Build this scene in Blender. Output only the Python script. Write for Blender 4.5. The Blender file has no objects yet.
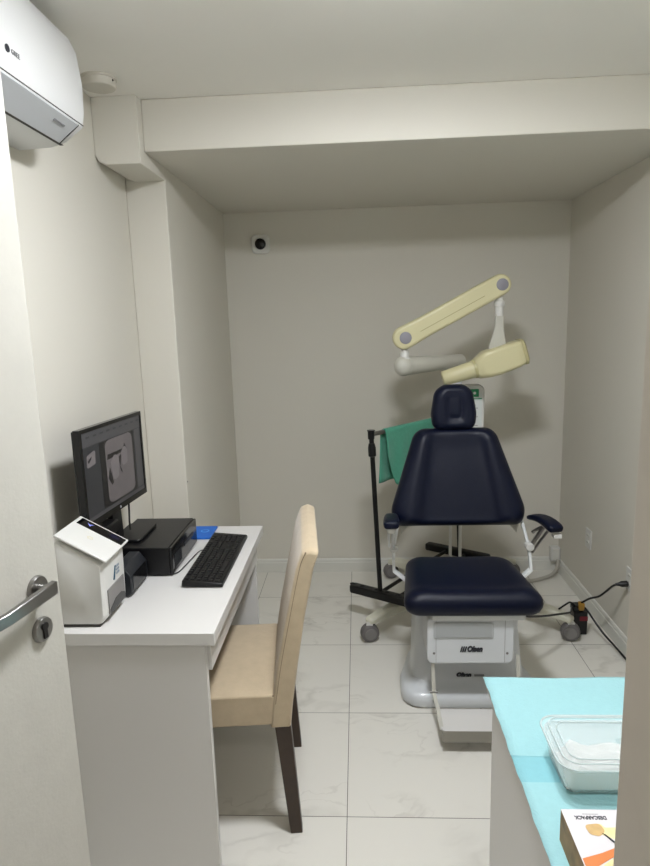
import bpy, bmesh, math, random
from mathutils import Vector as V, Matrix
random.seed(7)
sc = bpy.context.scene
COL = sc.collection
PI = math.pi

# ---------------------------------------------------------------- materials
def lin(c):
    return tuple(((x / 255) / 12.92 if x / 255 <= .04045 else ((x / 255 + .055) / 1.055) ** 2.4) for x in c) + (1,)

def mat(name, rgb, rough=.5, metal=0, spec=.5, noise=0, nscale=40, bump=0, bscale=200, coat=0, trans=0, alpha=1, emit=0, ior=1.45, sheen=0):
    m = bpy.data.materials.new(name); m.use_nodes = True
    nt = m.node_tree; b = nt.nodes['Principled BSDF']
    b.inputs['Base Color'].default_value = lin(rgb)
    b.inputs['Roughness'].default_value = rough
    b.inputs['Metallic'].default_value = metal
    b.inputs['Specular IOR Level'].default_value = spec
    b.inputs['Coat Weight'].default_value = coat
    b.inputs['Transmission Weight'].default_value = trans
    b.inputs['IOR'].default_value = ior
    b.inputs['Alpha'].default_value = alpha
    b.inputs['Sheen Weight'].default_value = sheen
    if emit:
        b.inputs['Emission Color'].default_value = lin(rgb)
        b.inputs['Emission Strength'].default_value = emit
    if noise or bump:
        tc = nt.nodes.new('ShaderNodeTexCoord')
    if noise:
        n = nt.nodes.new('ShaderNodeTexNoise'); n.inputs['Scale'].default_value = nscale; n.inputs['Detail'].default_value = 5
        r = nt.nodes.new('ShaderNodeMapRange'); r.inputs[1].default_value = .3; r.inputs[2].default_value = .7
        r.inputs[3].default_value = 1 - noise; r.inputs[4].default_value = 1 + noise
        x = nt.nodes.new('ShaderNodeVectorMath'); x.operation = 'SCALE'; x.inputs[0].default_value = lin(rgb)[:3]
        nt.links.new(tc.outputs['Object'], n.inputs['Vector']); nt.links.new(n.outputs['Fac'], r.inputs[0])
        nt.links.new(r.outputs[0], x.inputs['Scale']); nt.links.new(x.outputs[0], b.inputs['Base Color'])
    if bump:
        n = nt.nodes.new('ShaderNodeTexNoise'); n.inputs['Scale'].default_value = bscale; n.inputs['Detail'].default_value = 3
        u = nt.nodes.new('ShaderNodeBump'); u.inputs['Strength'].default_value = bump; u.inputs['Distance'].default_value = .002
        nt.links.new(tc.outputs['Object'], n.inputs['Vector']); nt.links.new(n.outputs['Fac'], u.inputs['Height'])
        nt.links.new(u.outputs[0], b.inputs['Normal'])
    return m

TX, TY, TS = -.071, 1.9484, .6
def floor_mat():
    m = bpy.data.materials.new('marble_tile'); m.use_nodes = True
    nt = m.node_tree; N = nt.nodes; L = nt.links; b = N['Principled BSDF']
    g = N.new('ShaderNodeNewGeometry'); s = N.new('ShaderNodeSeparateXYZ'); L.new(g.outputs['Position'], s.inputs[0])
    def M(op, a, c=None, clamp=False):
        n = N.new('ShaderNodeMath'); n.operation = op; n.use_clamp = clamp
        for i, q in enumerate((a, c)):
            if q is None: continue
            if isinstance(q, (int, float)): n.inputs[i].default_value = q
            else: L.new(q, n.inputs[i])
        return n.outputs[0]
    u = M('DIVIDE', M('SUBTRACT', s.outputs[0], TX), TS); v = M('DIVIDE', M('SUBTRACT', s.outputs[1], TY), TS)
    fu, fv = M('FRACT', u), M('FRACT', v)
    du = M('MINIMUM', fu, M('SUBTRACT', 1, fu)); dv = M('MINIMUM', fv, M('SUBTRACT', 1, fv))
    d = M('MINIMUM', du, dv)
    grout = M('LESS_THAN', d, .0022)
    cell = N.new('ShaderNodeCombineXYZ'); L.new(M('FLOOR', u), cell.inputs[0]); L.new(M('FLOOR', v), cell.inputs[1])
    wn = N.new('ShaderNodeTexWhiteNoise'); L.new(cell.outputs[0], wn.inputs['Vector'])
    off = N.new('ShaderNodeVectorMath'); off.operation = 'MULTIPLY_ADD'; L.new(wn.outputs['Color'], off.inputs[0]); off.inputs[1].default_value = (9, 9, 9); L.new(g.outputs['Position'], off.inputs[2])
    def vein(scale, width, dist):
        n1 = N.new('ShaderNodeTexNoise'); n1.inputs['Scale'].default_value = 3.2; n1.inputs['Detail'].default_value = 6; L.new(off.outputs[0], n1.inputs['Vector'])
        a = N.new('ShaderNodeVectorMath'); a.operation = 'MULTIPLY_ADD'; L.new(n1.outputs['Color'], a.inputs[0]); a.inputs[1].default_value = (dist,) * 3; L.new(off.outputs[0], a.inputs[2])
        mp = N.new('ShaderNodeMapping'); mp.inputs['Rotation'].default_value = (0, 0, math.radians(38)); mp.inputs['Scale'].default_value = (1, 2.6, 1); L.new(a.outputs[0], mp.inputs[0])
        n2 = N.new('ShaderNodeTexNoise'); n2.inputs['Scale'].default_value = scale; n2.inputs['Detail'].default_value = 3; L.new(mp.outputs[0], n2.inputs['Vector'])
        ab = M('ABSOLUTE', M('SUBTRACT', n2.outputs['Fac'], .5))
        return M('SUBTRACT', 1, M('DIVIDE', ab, width, True), True)
    n3 = N.new('ShaderNodeTexNoise'); n3.inputs['Scale'].default_value = 2.2; n3.inputs['Detail'].default_value = 2; L.new(off.outputs[0], n3.inputs['Vector'])
    mask = N.new('ShaderNodeMapRange'); L.new(n3.outputs['Fac'], mask.inputs[0]); mask.inputs[1].default_value = .48; mask.inputs[2].default_value = .66
    vv = M('MULTIPLY', M('ADD', M('MULTIPLY', vein(2.0, .014, .35), .32), M('MULTIPLY', vein(1.5, .05, .35), .30), True), mask.outputs[0])
    mx = N.new('ShaderNodeMix'); mx.data_type = 'RGBA'; L.new(vv, mx.inputs[0]); mx.inputs[6].default_value = lin((222, 219, 211)); mx.inputs[7].default_value = lin((165, 160, 151))
    mg = N.new('ShaderNodeMix'); mg.data_type = 'RGBA'; L.new(grout, mg.inputs[0]); L.new(mx.outputs[2], mg.inputs[6]); mg.inputs[7].default_value = lin((92, 89, 82))
    L.new(mg.outputs[2], b.inputs['Base Color'])
    rr = N.new('ShaderNodeMapRange'); L.new(grout, rr.inputs[0]); rr.inputs[3].default_value = .27; rr.inputs[4].default_value = .9; L.new(rr.outputs[0], b.inputs['Roughness'])
    bp = N.new('ShaderNodeBump'); bp.inputs['Strength'].default_value = .4; bp.inputs['Distance'].default_value = .001; bp.invert = True; L.new(grout, bp.inputs['Height']); L.new(bp.outputs[0], b.inputs['Normal'])
    return m

M = {}
M['floor'] = floor_mat()
M['wall'] = mat('wall_paint', (209, 205, 195), .62, spec=.3, bump=.12, bscale=60)
M['ceil'] = mat('ceiling_paint', (232, 229, 223), .75, spec=.2, bump=.08, bscale=50)
M['base'] = mat('baseboard_white', (212, 211, 204), .4)
M['jamb'] = mat('jamb_laminate', (208, 200, 189), .5, noise=.02, nscale=25)
M['door'] = mat('door_laminate', (184, 181, 173), .5, noise=.03, nscale=18, bump=.25, bscale=120)
M['steel'] = mat('brushed_steel', (150, 148, 146), .28, metal=1)
M['dsteel'] = mat('dark_steel', (70, 68, 68), .4, metal=1)
M['white'] = mat('white_laminate', (206, 204, 201), .38, bump=.05, bscale=300)
M['whitepl'] = mat('white_plastic', (208, 207, 203), .32)
M['acwhite'] = mat('ac_white', (208, 208, 207), .35)
M['acflap'] = mat('ac_flap', (180, 182, 185), .4)
M['seam'] = mat('seam_gap', (70, 68, 66), .8)
M['offwhite'] = mat('painted_metal', (214, 216, 216), .35)
M['skirt'] = mat('chair_body_gray_white', (206, 209, 212), .3, coat=.2)
M['navy'] = mat('navy_vinyl', (6, 12, 33), .40, spec=.28, bump=.3, bscale=420)
M['black'] = mat('black_plastic', (13, 13, 15), .38, bump=.05, bscale=500)
M['gblack'] = mat('gloss_black', (12, 12, 14), .12)
M['key'] = mat('key_black', (19, 19, 21), .42)
M['blackm'] = mat('black_metal', (10, 10, 11), .45)
M['rubber'] = mat('grey_rubber', (104, 101, 100), .55)
M['hub'] = mat('grey_hub', (124, 121, 119), .45)
M['cream'] = mat('cream_plastic', (204, 197, 158), .36)
M['cream2'] = mat('cream_white', (208, 206, 190), .4)
M['gdisc'] = mat('lilac_grey_cap', (136, 134, 142), .5)
M['ggrey'] = mat('grey_enamel', (190, 188, 178), .35)
M['fabric'] = mat('beige_suede', (182, 165, 139), .85, spec=.2, noise=.05, nscale=30, bump=.4, bscale=350, sheen=.3)
M['piping'] = mat('beige_piping', (112, 98, 78), .8)
M['wood'] = mat('dark_wood', (54, 40, 29), .42, noise=.15, nscale=20)
M['green'] = mat('green_cotton', (80, 158, 132), .9, spec=.1, noise=.06, nscale=60, bump=.5, bscale=300, sheen=.3)
M['cyan'] = mat('cyan_paper', (150, 193, 197), .8, spec=.15, noise=.02, nscale=60, bump=.5, bscale=180)
M['cyan2'] = mat('cyan_paper_double', (131, 184, 192), .8, spec=.15, noise=.02, nscale=60, bump=.5, bscale=180)
M['tub'] = mat('clear_polypropylene', (236, 244, 242), .14, alpha=.32)
M['lid'] = mat('clear_lid', (238, 244, 244), .12, alpha=.14)
M['rim_glint'] = mat('rim_highlight', (214, 224, 224), .2, alpha=.6)  # pale tone holds the painted highlight of the lid rim
M['gauze'] = mat('white_gauze', (214, 214, 210), .9, bump=.8, bscale=90)
M['boxw'] = mat('white_card', (208, 204, 206), .5)
M['boxs'] = mat('gold_card', (150, 116, 66), .5, noise=.35, nscale=30)
M['orange'] = mat('orange_print', (206, 122, 66), .5)
M['glove'] = mat('latex_print', (226, 214, 158), .5, noise=.12, nscale=45)
M['glove2'] = mat('latex_tan_print', (196, 164, 112), .5, noise=.1, nscale=60)
M['ink'] = mat('dark_ink', (34, 36, 44), .5)
M['gink'] = mat('grey_ink', (130, 130, 132), .5)
M['blue'] = mat('blue_card', (24, 98, 190), .45)
M['bluel'] = mat('light_blue_print', (90, 160, 225), .45)
M['red'] = mat('red_label', (120, 28, 42), .5)
M['yellow'] = mat('yellow_plastic', (165, 124, 46), .5)
M['greenl'] = mat('green_label', (30, 130, 84), .5)
M['paper'] = mat('instruction_card', (206, 210, 208), .5)
M['lens'] = mat('black_lens', (8, 8, 10), .1)
M['cable'] = mat('pale_hose', (170, 166, 156), .5)
M['device'] = mat('charcoal_plastic', (34, 36, 40), .4)
M['scr'] = mat('screen_grey', (44, 44, 47), .3, emit=.16)
M['scr2'] = mat('screen_toolbar', (66, 65, 67), .3, emit=.2)
M['scr3'] = mat('screen_dark', (24, 23, 24), .3, emit=.12)
M['xr'] = mat('radiograph_grey', (88, 83, 84), .3, emit=.26, noise=.1, nscale=14)
M['xrd'] = mat('radiograph_dark', (28, 26, 27), .3, emit=.12)
M['xrl'] = mat('radiograph_light', (100, 95, 96), .3, emit=.3, noise=.06, nscale=30)
M['led'] = mat('display_blue_icon', (120, 130, 210), .3, emit=1.2)
M['navyd'] = mat('display_navy', (18, 18, 44), .2)
M['lampglow'] = mat('lit_diffuser', (255, 255, 255), .5)

# ---------------------------------------------------------------- mesh builder
class B:
    def __init__(s): s.bm = bmesh.new()
    def face(s, pts, mi=0):
        f = s.bm.faces.new([s.bm.verts.new(p) for p in pts]); f.material_index = mi; return f
    def hexa(s, p, mi=0):      # p: 4 bottom (ccw from above) + 4 top
        v = [s.bm.verts.new(q) for q in p]
        for q in ((3, 2, 1, 0), (4, 5, 6, 7), (0, 1, 5, 4), (1, 2, 6, 5), (2, 3, 7, 6), (3, 0, 4, 7)):
            s.bm.faces.new([v[i] for i in q]).material_index = mi
        return s
    def box(s, x0, x1, y0, y1, z0, z1, mi=0):
        return s.hexa([(x0, y0, z0), (x1, y0, z0), (x1, y1, z0), (x0, y1, z0), (x0, y0, z1), (x1, y0, z1), (x1, y1, z1), (x0, y1, z1)], mi)
    def loft(s, rings, cap=True, close=False, mi=0):
        R = [[s.bm.verts.new(p) for p in r] for r in rings]; n = len(R[0])
        m = len(R)
        for i in range(m if close else m - 1):
            a, b = R[i], R[(i + 1) % m]
            for j in range(n):
                s.bm.faces.new((a[j], a[(j + 1) % n], b[(j + 1) % n], b[j])).material_index = mi
        if cap and not close:
            s.bm.faces.new(R[0][::-1]).material_index = mi; s.bm.faces.new(R[-1]).material_index = mi
        return s
    def prism(s, poly, d, mi=0):
        d = V(d); return s.loft([[V(p) for p in poly], [V(p) + d for p in poly]], mi=mi)
    def cyl(s, a, b, r, r2=None, n=24, mi=0):
        a, b = V(a), V(b); ax = (b - a).normalized(); r2 = r if r2 is None else r2
        e = ax.orthogonal().normalized(); f = ax.cross(e)
        ring = lambda c, q: [c + (e * math.cos(t) + f * math.sin(t)) * q for t in [2 * PI * k / n for k in range(n)]]
        return s.loft([ring(a, r), ring(b, r2)], mi=mi)
    def turned(s, a, ax, prof, n=28, mi=0):   # prof: list of (distance along ax, radius)
        a, ax = V(a), V(ax).normalized(); e = ax.orthogonal().normalized(); f = ax.cross(e)
        return s.loft([[a + ax * h + (e * math.cos(t) + f * math.sin(t)) * max(r, 1e-5) for t in [2 * PI * k / n for k in range(n)]] for h, r in prof], mi=mi)
    def tube(s, pts, r, n=10, sub=6, mi=0, smooth=True):
        P = [V(p) for p in pts]
        if smooth and len(P) > 2:
            Q = [P[0] * 2 - P[1]] + P + [P[-1] * 2 - P[-2]]; out = []
            for i in range(1, len(Q) - 2):
                for k in range(sub):
                    t = k / sub; a, b, c, d = Q[i - 1], Q[i], Q[i + 1], Q[i + 2]
                    out.append(.5 * ((2 * b) + (c - a) * t + (2 * a - 5 * b + 4 * c - d) * t * t + (3 * b - 3 * c + d - a) * t ** 3))
            P = out + [P[-1]]
        T = [(P[min(i + 1, len(P) - 1)] - P[max(i - 1, 0)]).normalized() for i in range(len(P))]
        e = T[0].orthogonal().normalized(); rings = []
        for i, p in enumerate(P):
            e = (e - T[i] * e.dot(T[i])).normalized(); f = T[i].cross(e)
            rr = r[min(len(r) - 1, int(i * len(r) / len(P)))] if isinstance(r, (list, tuple)) else r
            rings.append([p + (e * math.cos(t) + f * math.sin(t)) * rr for t in [2 * PI * k / n for k in range(n)]])
        return s.loft(rings, mi=mi)
    def strip(s, pts, w, t, wdir):            # flat bar swept along pts, width w along wdir, thickness t
        P = [V(p) for p in pts]; wd = V(wdir).normalized(); rings = []
        for i in range(len(P)):
            a = (P[i] - P[i - 1]).normalized() if i else (P[1] - P[0]).normalized()
            b = (P[i + 1] - P[i]).normalized() if i < len(P) - 1 else a
            T = (a + b).normalized(); nn = T.cross(wd).normalized(); k = 1 / max(.4, T.dot(a))
            rings.append([P[i] + wd * w / 2 + nn * t / 2 * k, P[i] - wd * w / 2 + nn * t / 2 * k, P[i] - wd * w / 2 - nn * t / 2 * k, P[i] + wd * w / 2 - nn * t / 2 * k])
        return s.loft(rings)
    def ball(s, c, r, sx=1, sy=1, sz=1, n=24, mi=0):
        r_ = bmesh.ops.create_uvsphere(s.bm, u_segments=n, v_segments=n // 2, radius=r, matrix=Matrix.Translation(c) @ Matrix.Diagonal((sx, sy, sz, 1)))
        for v in r_['verts']:
            for f in v.link_faces: f.material_index = mi
        return s

def rpoly(c, rad, n=6):       # rounded 2-D polygon, ccw corners, one radius or one each
    out = []; m = len(c)
    for i in range(m):
        p, a, b = V(c[i]), V(c[i - 1]), V(c[(i + 1) % m]); r = rad[i] if isinstance(rad, (list, tuple)) else rad
        u, w = (a - p).normalized(), (b - p).normalized(); ang = u.angle(w)
        if r <= 0 or ang > 3.1: out.append(tuple(p)); continue
        t = min(r / math.tan(ang / 2), .49 * min((a - p).length, (b - p).length)); r = t * math.tan(ang / 2)
        ctr = p + (u + w).normalized() * (r / math.sin(ang / 2)); s, e = p + u * t - ctr, p + w * t - ctr
        a0 = math.atan2(s.y, s.x); a1 = math.atan2(e.y, e.x); d = (a1 - a0 + PI) % (2 * PI) - PI
        for k in range(n + 1):
            q = a0 + d * k / n; out.append((ctr.x + r * math.cos(q), ctr.y + r * math.sin(q)))
    return out
def resample(p, n):
    P = [V(q) for q in p]; m = len(P); L = [(P[(i + 1) % m] - P[i]).length for i in range(m)]; tot = sum(L); out = []; i = 0; acc = 0
    for k in range(n):
        t = tot * k / n
        while acc + L[i] < t: acc += L[i]; i += 1
        out.append(P[i].lerp(P[(i + 1) % m], (t - acc) / max(L[i], 1e-9)))
    return out
def rrect(x0, x1, y0, y1, r, n=6): return rpoly([(x0, y0), (x1, y0), (x1, y1), (x0, y1)], r, n)
def xy(poly, z): return [(x, y, z) for x, y in poly]

def cushion(b, outline, o, ex, ey, tf, tb, edge=.12, bump=None, n=96, rings=22):
    """padded slab: 2-D outline in the plane (o, ex, ey); tf thickness to the front, tb to the back; bump(u, v) adds to the front"""
    o, ex, ey = V(o), V(ex), V(ey); en = ex.cross(ey).normalized(); P = resample(outline, n)
    c = sum(P, V((0, 0))) / n
    def layer(s, h, front):
        r = []
        for p in P:
            q = c + (p - c) * s; k = h
            if bump and front: k += bump(q.x, q.y) * min(1, (1 - s) / edge * 1.0)
            r.append(o + ex * q.x + ey * q.y + en * k)
        return r
    R = []
    for i in range(6):                       # back, from near centre out to the rim
        R.append(layer((.02, .4, .8, .92, .965, .99)[i], -tb * (1, 1, 1, .92, .7, .4)[i], False))
    R.append(layer(1, 0, True))
    for i in range(1, rings + 1):
        s = 1 - i / rings * .98 if i > 6 else 1 - edge * (i / 6) ** 1.6
        t = min(1, (1 - s) / edge)
        R.append(layer(s, tf * math.sqrt(max(0, 1 - (1 - t) ** 2)), True))
    R2 = [R[0]]; last = None
    for r in R[1:]: R2.append(r)
    # keep the scale strictly decreasing on the front
    return b.loft(R2)

WO = {}
def obj(name, b, m, parent=None, bevel=0, seg=2, smooth=40, subsurf=0, solid=0, doubles=False, flip=False):
    bm = b.bm
    if doubles: bmesh.ops.remove_doubles(bm, verts=bm.verts, dist=1e-4)
    bmesh.ops.recalc_face_normals(bm, faces=bm.faces)
    xs = [v.co.x for v in bm.verts]; ys = [v.co.y for v in bm.verts]; zs = [v.co.z for v in bm.verts]
    org = V(((min(xs) + max(xs)) / 2, (min(ys) + max(ys)) / 2, min(zs)))
    bmesh.ops.translate(bm, verts=bm.verts, vec=-org)
    me = bpy.data.meshes.new(name); bm.to_mesh(me); bm.free()
    for q in (m if isinstance(m, (list, tuple)) else [m]): me.materials.append(q)
    if smooth:
        me.shade_smooth(); me.set_sharp_from_angle(angle=math.radians(smooth))
    o = bpy.data.objects.new(name, me); COL.objects.link(o)
    if parent: o.parent = parent; o.location = org - WO[parent]
    else: o.location = org
    WO[o] = org
    if bevel:
        q = o.modifiers.new('bevel', 'BEVEL'); q.width = bevel; q.segments = seg; q.limit_method = 'ANGLE'; q.angle_limit = math.radians(35); q.harden_normals = False
    if subsurf:
        q = o.modifiers.new('subsurf', 'SUBSURF'); q.levels = q.render_levels = subsurf
    if solid:
        q = o.modifiers.new('solid', 'SOLIDIFY'); q.thickness = solid; q.offset = 0
    return o
def thing(name, loc, label, cat, group=None):
    o = bpy.data.objects.new(name, None); COL.objects.link(o); o.location = loc; WO[o] = V(loc)
    o.empty_display_size = .1
    return tag(o, label, cat, group)
def tag(o, label, cat, group=None):
    o['label'] = label; o['category'] = cat
    if group: o['group'] = group
    return o
def struct(o): o['kind'] = 'structure'; return o
def lab(o, label): o['label'] = label; return o
def text(name, s, size, o, ex, ey, m, parent, bold=0, shear=0, sx=1, ext=.0004):
    cu = bpy.data.curves.new('t', 'FONT'); cu.body = s; cu.size = size; cu.extrude = ext; cu.offset = bold; cu.shear = shear; cu.align_x = 'CENTER'; cu.align_y = 'CENTER'
    t = bpy.data.objects.new('t', cu); COL.objects.link(t); dg = bpy.context.evaluated_depsgraph_get(); dg.update()
    me = bpy.data.meshes.new_from_object(t.evaluated_get(dg)); bpy.data.objects.remove(t); bpy.data.curves.remove(cu)
    ex, ey = V(ex).normalized(), V(ey).normalized(); en = ex.cross(ey)
    b = B(); b.bm.from_mesh(me); bpy.data.meshes.remove(me)
    for v in b.bm.verts: v.co = V(o) + ex * v.co.x * sx + ey * v.co.y + en * v.co.z
    for f in b.bm.faces: f.material_index = 0
    return obj(name, b, m, parent, smooth=0)

# ---------------------------------------------------------------- camera
F = 620.08; PITCH, YAW, ROLL, H = .1799, .0557, -.0305, 1.761
cam = bpy.data.cameras.new('camera'); co = bpy.data.objects.new('camera', cam); COL.objects.link(co)
cam.sensor_fit = 'VERTICAL'; cam.sensor_height = 36; cam.lens = F / 866 * 36; cam.clip_start = .02
cp, sp, cy, sy = math.cos(PITCH), math.sin(PITCH), math.cos(YAW), math.sin(YAW)
fw = V((-sy * cp, cy * cp, -sp)); rt = V((cy, sy, 0)); up = rt.cross(fw)
r2 = rt * math.cos(ROLL) + up * math.sin(ROLL); u2 = -rt * math.sin(ROLL) + up * math.cos(ROLL)
co.matrix_world = Matrix(((r2.x, u2.x, -fw.x, 0), (r2.y, u2.y, -fw.y, 0), (r2.z, u2.z, -fw.z, H), (0, 0, 0, 1)))
sc.camera = co

# ---------------------------------------------------------------- room
XL, XA, XR, YB, YF, YC, ZC, ZB = -1.035, -.851, 1.365, 4.166, 2.656, 2.92, 2.657, 2.458
HY0, HX0, HX1 = -1.3, -1.6, 1.9
struct(obj('floor', B().box(HX0, HX1, HY0, YB + .1, -.1, 0), M['floor'], smooth=0))
struct(obj('ceiling', B().box(HX0, HX1, HY0, YB + .1, ZC, ZC + .1), M['ceil'], smooth=0))
struct(obj('trim_1', B().box(XA, XR, YF, YB, ZB, ZC), M['wall'], bevel=.004))             # dropped soffit over the alcove
struct(obj('wall_back', B().box(XL - .1, XR + .1, YB, YB + .1, 0, ZC), M['wall'], smooth=0))
struct(obj('wall_right', B().box(XR, XR + .1, .33, YB, 0, ZC), M['wall'], smooth=0))
struct(obj('wall_left', B().box(XL - .1, XL, .33, YB, 0, ZC), M['wall'], smooth=0))
struct(obj('wall_alcove', B().box(XL, XA, YC, YB, 0, ZC), M['wall'], bevel=.005, seg=3))
b = B()
b.prism([(x, 2.6, z) for x, z in [(XL, ZC), (XL, 2.44), (-1.022, 2.415), (-.99, 2.402), (XA, 2.402), (XA, ZC)]], (0, YC - 2.6 + .001, 0))
struct(obj('trim_2', b, M['wall'], bevel=.003))
b = B().box(XL, -.86, .33, .47, 0, ZC).box(.26, XR, .33, .47, 0, ZC).box(-.86, .26, .33, .47, 2.32, ZC)
struct(obj('wall_front', b, M['wall'], smooth=0))
b = B().box(.212, .26, .325, .475, 0, 2.3).box(-.86, -.815, .325, .475, 0, 2.3).box(-.86, .26, .325, .475, 2.28, 2.32)
struct(obj('trim_3', b, M['jamb'], bevel=.003))
b = B().box(HX0 - .1, HX0, HY0, .33, 0, ZC)
struct(obj('wall_hall_left', b, M['wall'], smooth=0))
struct(obj('wall_hall_right', B().box(HX1, HX1 + .1, HY0, .33, 0, ZC), M['wall'], smooth=0))
struct(obj('wall_hall_back', B().box(HX0, HX1, HY0 - .1, HY0, 0, ZC), M['wall'], smooth=0))
b = B().box(HX0, XL, .33, .43, 0, ZC).box(XR, HX1, .33, .43, 0, ZC)
struct(obj('wall_hall_front', b, M['wall'], smooth=0))
def skirting(x0, y0, x1, y1, nx, ny):     # profile board along a wall, normal (nx, ny)
    b = B(); prof = [(0, 0), (.013, 0), (.013, .07), (.010, .074), (.010, .088), (.006, .096), (0, .098)]
    r0 = [(x0 + nx * d, y0 + ny * d, z) for d, z in prof]; r1 = [(x1 + nx * d, y1 + ny * d, z) for d, z in prof]
    return b.loft([r0, r1])
struct(obj('baseboard_back', skirting(XA, YB, XR, YB, 0, -1), M['base'], smooth=20))
struct(obj('baseboard_right', skirting(XR, .47, XR, YB - .013, -1, 0), M['base'], smooth=20))
struct(obj('baseboard_left', skirting(XA, YC, XA, YB - .013, 1, 0), M['base'], smooth=20))
struct(obj('baseboard_front', skirting(XL, .47, XL, YC, 1, 0), M['base'], smooth=20))

# ---------------------------------------------------------------- open door (leaf swung into the room)
Hn, En = V((-.780, .485)), V((-.638, 1.2)); dd = (En - Hn).normalized(); dn = V((dd.y, -dd.x))   # dn points to the room
def dpt(s, out, z): p = Hn + dd * s + dn * out; return V((p.x, p.y, z))
LEN = (En - Hn).length
leaf = obj('door_1', B().hexa([dpt(0, 0, .008), dpt(0, -.036, .008), dpt(LEN, -.036, .008), dpt(LEN, 0, .008), dpt(0, 0, 2.27), dpt(0, -.036, 2.27), dpt(LEN, -.036, 2.27), dpt(LEN, 0, 2.27)]), M['door'], bevel=.003)
struct(leaf)
dnn = V((dn.x, dn.y, 0)); sd = V((dd.x, dd.y, 0))
hs = LEN - .068
hc = dpt(hs, 0, 1.251)
hd = obj('door_handle', B().turned(hc, dnn, [(0, .026), (.006, .026), (.009, .024), (.0095, 0)]).cyl(hc, hc + dnn * .034, .010), M['steel'], leaf, smooth=35)
lv = [hc + dnn * .034 + sd * .014, hc + dnn * .036 - sd * .02, hc + dnn * .038 - sd * .07 - V((0, 0, .001)), hc + dnn * .036 - sd * .12 - V((0, 0, .004)), hc + dnn * .03 - sd * .15 - V((0, 0, .006))]
b = B(); rings = []
for i, p in enumerate(lv):
    w = (.0135, .0135, .0125, .0115, .0115)[i]; t = .0065
    rings.append([p + V((0, 0, w)) + dnn * t, p + V((0, 0, w)) - dnn * t, p - V((0, 0, w)) - dnn * t, p - V((0, 0, w)) + dnn * t])
obj('lever', b.loft(rings), M['steel'], hd, bevel=.002)
kc = dpt(hs, 0, 1.163)
lk = obj('door_lock', B().turned(kc, dnn, [(0, .026), (.006, .026), (.009, .024), (.0095, 0)]), M['steel'], leaf, smooth=35)
b = B().cyl(kc + dnn * .008 + V((0, 0, .007)), kc + dnn * .0125 + V((0, 0, .007)), .0085)
p = kc + dnn * .008
b.hexa([p - sd * .005 + V((0, 0, -.018)), p + sd * .005 + V((0, 0, -.018)), p + sd * .005 + V((0, 0, -.018)) + dnn * .004, p - sd * .005 + V((0, 0, -.018)) + dnn * .004,
        p - sd * .005 + V((0, 0, .004)), p + sd * .005 + V((0, 0, .004)), p + sd * .005 + V((0, 0, .004)) + dnn * .004, p - sd * .005 + V((0, 0, .004)) + dnn * .004])
obj('key_cylinder', b, M['dsteel'], lk)

tag(obj('wall_screw', B().turned((XA - .001, 2.932, .997), (1, 0, 0), [(0, .005), (.003, .004), (.0032, 0)], n=12), M['hub']), 'tiny dark screw in the wall corner beside the monitor', 'screw')
# ---------------------------------------------------------------- air conditioner
ac = thing('air_conditioner', (XL, 1.6, 2.28), 'white wall-mounted split air conditioner high on the left wall', 'air conditioner')
Y0, Y1 = 1.2, 2.008
prof = [(XL, 2.63), (-.90, 2.632), (-.845, 2.615), (-.825, 2.57), (-.815, 2.48), (-.818, 2.40), (-.826, 2.362), (-.885, 2.322), (-.93, 2.310), (XL, 2.306)]
b = B(); rings = []
for y, k in ((Y0, .97), (Y0 + .015, 1), (Y1 - .012, 1), (Y1, .975)):
    rings.append([(XL + (x - XL) * k, y, 2.46 + (z - 2.46) * k) for x, z in prof])
obj('body', b.loft(rings), M['acwhite'], ac, bevel=.004, smooth=50)
fl = obj('flap', B().hexa([(-.889, Y0 + .04, 2.314), (-.824, Y0 + .04, 2.360), (-.824, Y1 - .045, 2.360), (-.889, Y1 - .045, 2.314), (-.894, Y0 + .04, 2.316), (-.829, Y0 + .04, 2.366), (-.829, Y1 - .045, 2.366), (-.894, Y1 - .045, 2.316)]), M['acflap'], ac, bevel=.001)
for nm, a, c in (('front_seam', (-.8235, 2.367), (-.8230, 2.3688)), ('flap_seam', (-.8910, 2.3158), (-.8925, 2.3150)), ):
    obj(nm, B().hexa([(a[0] - .01, Y0 + .01, a[1]), (a[0], Y0 + .01, a[1]), (a[0], Y1 - .01, a[1]), (a[0] - .01, Y1 - .01, a[1]), (c[0] - .01, Y0 + .01, c[1]), (c[0] + .0005, Y0 + .01, c[1]), (c[0] + .0005, Y1 - .01, c[1]), (c[0] - .01, Y1 - .01, c[1])]), M['seam'], ac)
obj('flap_end_seam', B().hexa([(-.889, Y1 - .045, 2.309), (-.824, Y1 - .045, 2.359), (-.824, Y1 - .0425, 2.359), (-.889, Y1 - .0425, 2.309), (-.889, Y1 - .045, 2.3125), (-.824, Y1 - .045, 2.3625), (-.824, Y1 - .0425, 2.3625), (-.889, Y1 - .0425, 2.3125)]), M['seam'], ac)
text('brand_lettering', 'GREE', .0165, (-.8163, 1.612, 2.420), (0, 1, 0), (0, 0, 1), M['gink'], ac, bold=0, ext=.0007)
b = B().turned((-.8175, 1.575, 2.420), (1, 0, 0), [(0, .009), (.0028, .009)])
obj('brand_emblem', b, M['ink'], ac)
e2 = V((.065, 0, .05)).normalized()
text('model_lettering', '•••••••••', .02, V((-.846, 1.88, 2.3435)), (0, 1, 0), tuple(e2), M['gink'], ac, bold=.002, ext=.0012)

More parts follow.
